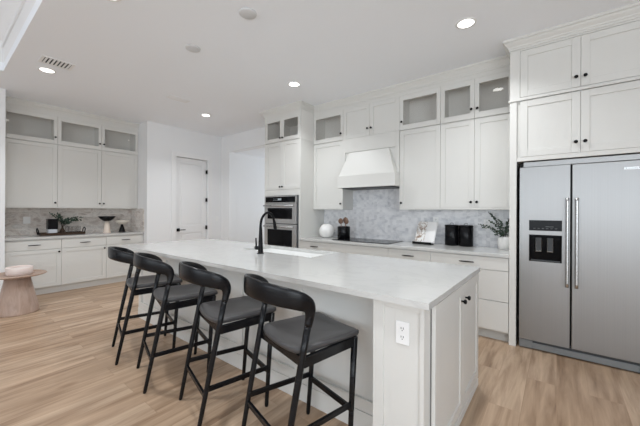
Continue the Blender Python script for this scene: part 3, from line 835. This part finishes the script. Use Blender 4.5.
# ------------------------------------------------------------------ side table and bowl
tx, ty = -5.58, .735
st_ = empty('side_table', (tx, ty, 0), 'round wooden side table with a conical base by the nook', 'side table')
b = B(); lathe(b, [(.215, 0), (.218, .006), (.215, .02), (.120, .473)], (0, 0, 0), 'z', 48); lnk('conical_base', b, 'tablewood', st_, 0, True)
b = B(); lathe(b, [(.13, .4735), (.24, .476), (.280, .488), (.288, .498), (.284, .505), (.278, .505), (.274, .498), (.02, .4975)], (0, 0, 0), 'z', 56)
lnk('tabletop', b, 'tablewood', st_, 0, True)
b = B(); lathe(b, [(.128, .4990), (.132, .501), (.133, .55), (.134, .592), (.131, .595), (.125, .590), (.123, .55), (.118, .525), (.02, .523)], (tx + .01, ty + .015, 0), 'z', 48)
tag(lnk('bowl', b, 'paleclay', None, 0, True), 'wide white-washed bowl with pinkish rim on the round side table', 'bowl')

# ------------------------------------------------------------------ things on the cooking worktop
Z = .9141
b = B()
prof = []
lathe(b, [(.055, 0), (.088, .02), (.115, .065), (.123, .110), (.115, .155), (.088, .195), (.050, .215), (.036, .222), (.030, .215), (.045, .20)], (-2.985, 4.02, Z), 'z', 32)
for v in b.verts:
    an = math.atan2(v.co.y - 4.02, v.co.x + 2.985); z = v.co.z - Z
    k = 1 + .035 * math.sin(3 * an + z * 34)
    v.co.x = -2.985 + (v.co.x + 2.985) * k; v.co.y = 4.02 + (v.co.y - 4.02) * k
tag(lnk('round_vase', b, 'ceramic', None, 0, True), 'round white sculpted vase in the corner beside the oven tower', 'vase')
# utensil crock with spoons
cxk, cyk, zk = -2.62, 3.975, .9213
b = B(); lathe(b, [(.094, 0), (.098, .006), (.098, .180), (.094, .186), (.088, .182), (.088, .02), (.01, .018)], (cxk, cyk, zk), 'z', 28)
tag(lnk('utensil_crock', b, 'blackcer', None, 0, True), 'glossy black utensil crock at the left of the cooktop', 'crock')
for i, (dx, dy, an, hh, lb) in enumerate(((-.070, -.010, -.15, .295, 'leftmost wooden spoon, leaning left in the black crock'), (.012, .02, .06, .31, 'wooden spoon standing upright in the middle of the black crock'), (.066, -.015, .16, .295, 'rightmost wooden spoon, leaning right in the black crock'))):
    r = B(); p0 = Vector((cxk + dx * .2, cyk + dy, zk + .021)); d = Vector((math.sin(an), 0, math.cos(an)))
    tube(r, [p0, p0 + d * (hh - .085)], .006, 8)
    c = p0 + d * (hh - .045); rs = []
    for k in range(9):
        q = -1 + 2 * k / 8; w_ = math.sqrt(max(0.02, 1 - q * q)) * .046; th = math.sqrt(max(0.05, 1 - q * q)) * .010
        cc = c + d * q * .045; X = Vector((math.cos(an), 0, -math.sin(an)))
        rs.append([cc + X * w_ * math.cos(2 * PI * m_ / 12) + Vector((0, 1, 0)) * th * math.sin(2 * PI * m_ / 12) for m_ in range(12)])
    rings(r, rs)
    tag(lnk('wooden_spoon', r, 'spoonwood', None, 0, True), lb, 'utensil', 'wooden spoons in the crock')
# cookbook on a stand
bs = empty('book_stand', (-1.405, 4.075, Z), 'small black book stand holding the open cookbook', 'book stand')
lean = math.radians(26); rzb = math.radians(-6)
bs.rotation_euler = (0, 0, rzb)
b = B(); box(b, -.13, .13, -.075, -.005, 0, .012); box(b, -.13, .13, -.080, -.075, 0, .032); lnk('ledge', b, 'black', bs, .002)
b = B()
def leanp(x, u, d): return (x, -.005 + u * math.sin(lean) + d * math.cos(lean), .014 + u * math.cos(lean) - d * math.sin(lean))
for x in (-.07, .07): prism(b, [leanp(x - .012, 0, .0), leanp(x + .012, 0, .0), leanp(x + .012, 0, .008), leanp(x - .012, 0, .008)], [leanp(x - .012, .2, .0), leanp(x + .012, .2, .0), leanp(x + .012, .2, .008), leanp(x - .012, .2, .008)])
prism(b, [(-.01, .10, .17), (.01, .10, .17), (.01, .108, .165), (-.01, .108, .165)], [(-.01, .175, 0), (.01, .175, 0), (.01, .183, 0), (-.01, .183, 0)])
lnk('easel_back', b, 'black', bs)
bk = empty('open_cookbook', (-1.405, 4.075, Z), 'open cookbook with white pages and a food photo on the black stand', 'book')
bk.rotation_euler = (0, 0, rzb)
def pages(x0, x1, u1=.30, curve=.008, d0=-.016, lift=0):
    r = B(); n = 8; A = []; Bq = []
    for i in range(n + 1):
        x = x0 + (x1 - x0) * i / n; f = i / n; c = -curve * math.sin(PI * f)
        A.append((x, c))
    poly0 = [leanp(x, .004, d0 + c + lift) for x, c in A] + [leanp(x, .004, -.002) for x, c in A[::-1]]
    poly1 = [leanp(x, u1, d0 + c + lift) for x, c in A] + [leanp(x, u1, -.002) for x, c in A[::-1]]
    prism(r, poly0, poly1); return r
lnk('left_pages', pages(-.132, -.001), 'photo', bk); lnk('right_pages', pages(.001, .132), 'pages', bk)
r = B(); prism(r, [leanp(x, 0.002, d) for x, d in ((-.138, -.0018), (.138, -.0018), (.138, -.0003), (-.138, -.0003))], [leanp(x, .306, d) for x, d in ((-.138, -.0018), (.138, -.0018), (.138, -.0003), (-.138, -.0003))]); lnk('cover', r, 'pages', bk)
# canisters
for x, lb in ((-1.077, 'left one of the two black lidded canisters, nearer the cookbook'), (-.907, 'right one of the two black lidded canisters, nearer the plant')):
    c = empty('canister', (x, 4.155, Z), lb, 'canister', 'black canisters')
    b = B(); lathe(b, [(.078, 0), (.082, .004), (.082, .235), (.078, .239)], (0, 0, 0), 'z', 32); lnk('body', b, 'blackcer', c, 0, True)
    b = B(); lathe(b, [(.083, .2395), (.084, .243), (.084, .257), (.075, .263), (.010, .265)], (0, 0, 0), 'z', 32); ld = lnk('lid', b, 'blackcer', c, 0, True)
    b = B(); tube(b, bez([(-.022, 0, .263), (-.018, 0, .279), (0, 0, .286), (.018, 0, .279), (.022, 0, .263)], 16), .004, 8); lnk('lid_handle', b, 'chrome', ld, 0, True)
# eucalyptus
def sprigs(base, ends, leafr, nleaf, name_f='foliage', parent=None, lx=1.3):
    bs_ = B(); bl_ = B()
    for e in ends:
        e = Vector(e); mid_ = e * .5 + Vector((0, 0, .05)) * .8
        P = bez([(0, 0, 0), mid_, e], 14); P = [Vector(p) + Vector(base) for p in P]
        tube(bs_, P, [.0022] * len(P), 6)
        for k in range(nleaf):
            f = .3 + .72 * k / nleaf; i = min(len(P) - 1, int(f * (len(P) - 1) + .5)); p = P[i]
            for sgn in (-1, 1):
                dirv = Vector((random.uniform(-1, 1), random.uniform(-.8, .8), random.uniform(-.4, .9))).normalized()
                nrm = dirv.orthogonal().normalized(); nrm.rotate(Matrix.Rotation(random.uniform(0, 6.28), 3, dirv))
                sd = dirv.cross(nrm); L = leafr * random.uniform(1.0, 1.5) * lx; W = leafr * random.uniform(.6, .9)
                pts_ = [p + dirv * L * (.05 + q) + sd * W * w_ + nrm * W * .25 * abs(w_) for q, w_ in ((0, 0), (.25, .7), (.6, .8), (.9, .3), (1.0, 0), (.9, -.3), (.6, -.8), (.25, -.7))]
                vs = [bl_.verts.new(q) for q in pts_]
                bl_.faces.new(vs[:5]); bl_.faces.new([vs[0]] + vs[4:])
    s_ = lnk('stems', bs_, 'stem', parent); l_ = lnk(name_f, bl_, 'leaf', parent)
    return s_, l_
pp = empty('potted_eucalyptus', (-.478, 4.09, Z), 'eucalyptus sprigs in a white vase beside the fridge panel', 'plant')
b = B(); lathe(b, [(.056, 0), (.066, .01), (.074, .07), (.070, .130), (.060, .150), (.056, .148), (.062, .12), (.01, .11)], (0, 0, 0), 'z', 28); lnk('vase', b, 'ceramic', pp, 0, True)
sprigs((0, 0, .12), [(-.23, -.05, .13), (-.27, .0, .16), (-.14, -.09, .20), (-.15, .04, .28), (-.05, -.06, .22), (-.18, .04, .31), (.03, -.05, .20), (.045, .03, .15), (-.04, -.09, .09), (.03, .06, .23), (-.10, -.10, .08), (.045, -.07, .10), (-.02, -.10, .04), (-.09, -.06, .04), (.02, .0, .10), (-.06, .02, .14)], .0125, 15, parent=pp)

# ------------------------------------------------------------------ nook worktop things
tr = empty('serving_tray', (-6.76, 1.435, Z), 'dark bronze tray with upright end handles on the nook worktop', 'tray')
b = B(); box(b, -.13, .13, -.30, .30, .0, .010)
for x in (-.13, .124): box(b, x, x + .006, -.30, .30, .010, .042)
for y in (-.30, .294): box(b, -.124, .124, y, y + .006, .010, .042)
lnk('tray_base', b, 'brownmetal', tr, .002)
for s in (-1, 1):
    b = B(); tube(b, bez([(-.06, s * .304, .02), (-.06, s * .315, .09), (0, s * .317, .118), (.06, s * .315, .09), (.06, s * .304, .02)], 20), .008, 8); lnk('handle', b, 'black', tr, 0, True)
TZ = Z + .0105
cb = empty('decanter', (-6.73, 1.30, TZ), 'square black decanter on a pale foot standing in the tray', 'decanter')
b = B(); box(b, -.058, .058, -.058, .058, 0, .090); lnk('pale_foot', b, mat('pale_frosted_foot', (.62, .64, .68), .3), cb, .004)
b = B(); box(b, -.065, .065, -.065, .065, .0905, .262); lnk('black_body', b, 'black', cb, .006)
for i, (x, y) in enumerate(((-6.72, 1.50), (-6.70, 1.59), (-6.79, 1.55), (-6.73, 1.66))):
    b = B(); lathe(b, [(.026, 0), (.029, .004), (.033, .13), (.0315, .13), (.0275, .010), (.005, .009)], (x, y, TZ), 'z', 20)
    tag(lnk('drinking_glass', b, 'glass', None, 0, True), 'clear tall drinking glass standing in the bronze tray', 'glass', 'clear glasses on the tray')
vp = empty('bud_vase', (-6.80, 1.45, TZ), 'dark bottle vase with olive sprigs behind the decanter in the tray', 'plant')
b = B(); lathe(b, [(.03, 0), (.036, .01), (.036, .06), (.014, .10), (.012, .13), (.015, .135), (.010, .134), (.009, .10)], (0, 0, 0), 'z', 20); lnk('bottle', b, 'brownmetal', vp, 0, True)
sprigs((0, 0, .12), [(.02, -.17, .24), (.03, -.10, .21), (.0, -.03, .20), (.05, .06, .10), (.02, .14, .13), (.0, .20, .17), (.04, .27, .16), (.03, .02, .06), (-.02, -.06, .24), (.05, -.02, .12), (.03, .20, .10), (.03, -.02, .09), (.02, .08, .15), (.04, .10, .06), (.03, .25, .12)], .018, 13, parent=vp)
# two pedestal bowls
pb = empty('pedestal_bowl', (-6.75, 2.10, Z), 'shallow black bowl balanced on a pale cone pedestal', 'bowl')
b = B(); lathe(b, [(.062, 0), (.062, .003), (.030, .215)], (0, 0, 0), 'z', 28); lnk('cone_pedestal', b, 'peach', pb, 0, True)
b = B(); lathe(b, [(.028, .2155), (.06, .225), (.11, .262), (.142, .308), (.138, .309), (.105, .270), (.05, .240), (.01, .236)], (0, 0, 0), 'z', 36); lnk('black_bowl', b, 'blackcer', pb, 0, True)
pb = empty('pedestal_bowl', (-6.75, 2.355, Z), 'shallow cream bowl balanced on a small black cone pedestal', 'bowl')
b = B(); lathe(b, [(.060, 0), (.060, .003), (.018, .150)], (0, 0, 0), 'z', 28); lnk('cone_pedestal', b, 'blackcer', pb, 0, True)
b = B(); lathe(b, [(.018, .1505), (.05, .158), (.10, .190), (.130, .228), (.126, .229), (.095, .197), (.045, .170), (.01, .166)], (0, 0, 0), 'z', 36); lnk('cream_bowl', b, 'cream', pb, 0, True)

# ------------------------------------------------------------------ ceiling fixtures
def downlight(x, y, label, z=H, e=10.5):
    t = empty('recessed_light', (x, y, z), label, 'ceiling light', 'recessed ceiling lights')
    b = B(); lathe(b, [(.088, -.0005), (.088, -.006), (.068, -.008), (.066, -.0005)], (0, 0, 0), 'z', 32); lnk('trim_ring', b, 'plate', t, 0, True)
    b = B(); lathe(b, [(.066, -.0007), (.066, -.0045), (.01, -.005)], (0, 0, 0), 'z', 28); lnk('lens', b, 'lamp', t)
    l = bpy.data.lights.new('lamp_light', 'AREA'); l.shape = 'DISK'; l.size = .12; l.energy = e; l.color = (.94, .975, 1)
    l.spread = math.radians(125)
    o = bpy.data.objects.new('lamp_light', l); C.objects.link(o); o.parent = t; o.location = (0, 0, -.02)
downlight(-.668, 3.016, 'lit round recessed light near the fridge, rightmost on the ceiling')
downlight(-2.835, 3.058, 'lit round recessed light above the sink, in front of the oven tower')
downlight(-5.025, 3.093, 'lit round recessed light nearest the white door')
downlight(-4.986, .907, 'lit round recessed light beside the slatted vent, at far left')
downlight(-2.83, .885, 'lit round recessed light cut off by the top edge of the photo')
downlight(-.65, .885, 'lit round recessed light nearest the camera, over the near end of the island')
def vent(x, y, sx, sy, label, n, along='x', dark='slot'):
    t = empty('ceiling_vent', (x, y, H), label, 'air vent')
    b = B(); f = .028
    box(b, -sx / 2, sx / 2, -sy / 2, -sy / 2 + f, -.008, -.0005); box(b, -sx / 2, sx / 2, sy / 2 - f, sy / 2, -.008, -.0005)
    box(b, -sx / 2, -sx / 2 + f, -sy / 2 + f, sy / 2 - f, -.008, -.0005); box(b, sx / 2 - f, sx / 2, -sy / 2 + f, sy / 2 - f, -.008, -.0005)
    lnk('frame', b, 'plate', t, .002)
    b = B(); box(b, -sx / 2 + f, sx / 2 - f, -sy / 2 + f, sy / 2 - f, -.002, -.0006); lnk('dark_backing', b, dark, t)
    L = (sy if along == 'x' else sx) - 2 * f
    for i in range(n):
        c = -L / 2 + L * (i + .5) / n; h = L / n * .27
        b = B()
        if along == 'x': box(b, -sx / 2 + f, sx / 2 - f, c - h, c + h, -.0085, -.0021)
        else: box(b, c - h, c + h, -sy / 2 + f, sy / 2 - f, -.0085, -.0021)
        lnk('slat', b, 'plate', t)
vent(-4.65, .935, .24, .30, 'white slatted ceiling vent beside the recessed light at upper left', 7, 'x')
vent(-4.645, 2.385, .14, .32, 'narrow grey ceiling vent in front of the white door', 3, 'y', 'greyp')
for x, y, lb in ((-2.139, 1.714, 'round blank ceiling cover nearer the camera, at the top edge'), (-3.064, 1.73, 'round blank ceiling cover farther back over the island')):
    b = B(); lathe(b, [(.075, -.0005), (.075, -.010), (.068, -.014), (.01, -.015)], (x, y, H), 'z', 32)
    tag(lnk('ceiling_cover', b, 'cover', None, 0, True), lb, 'ceiling cover', 'blank ceiling covers')
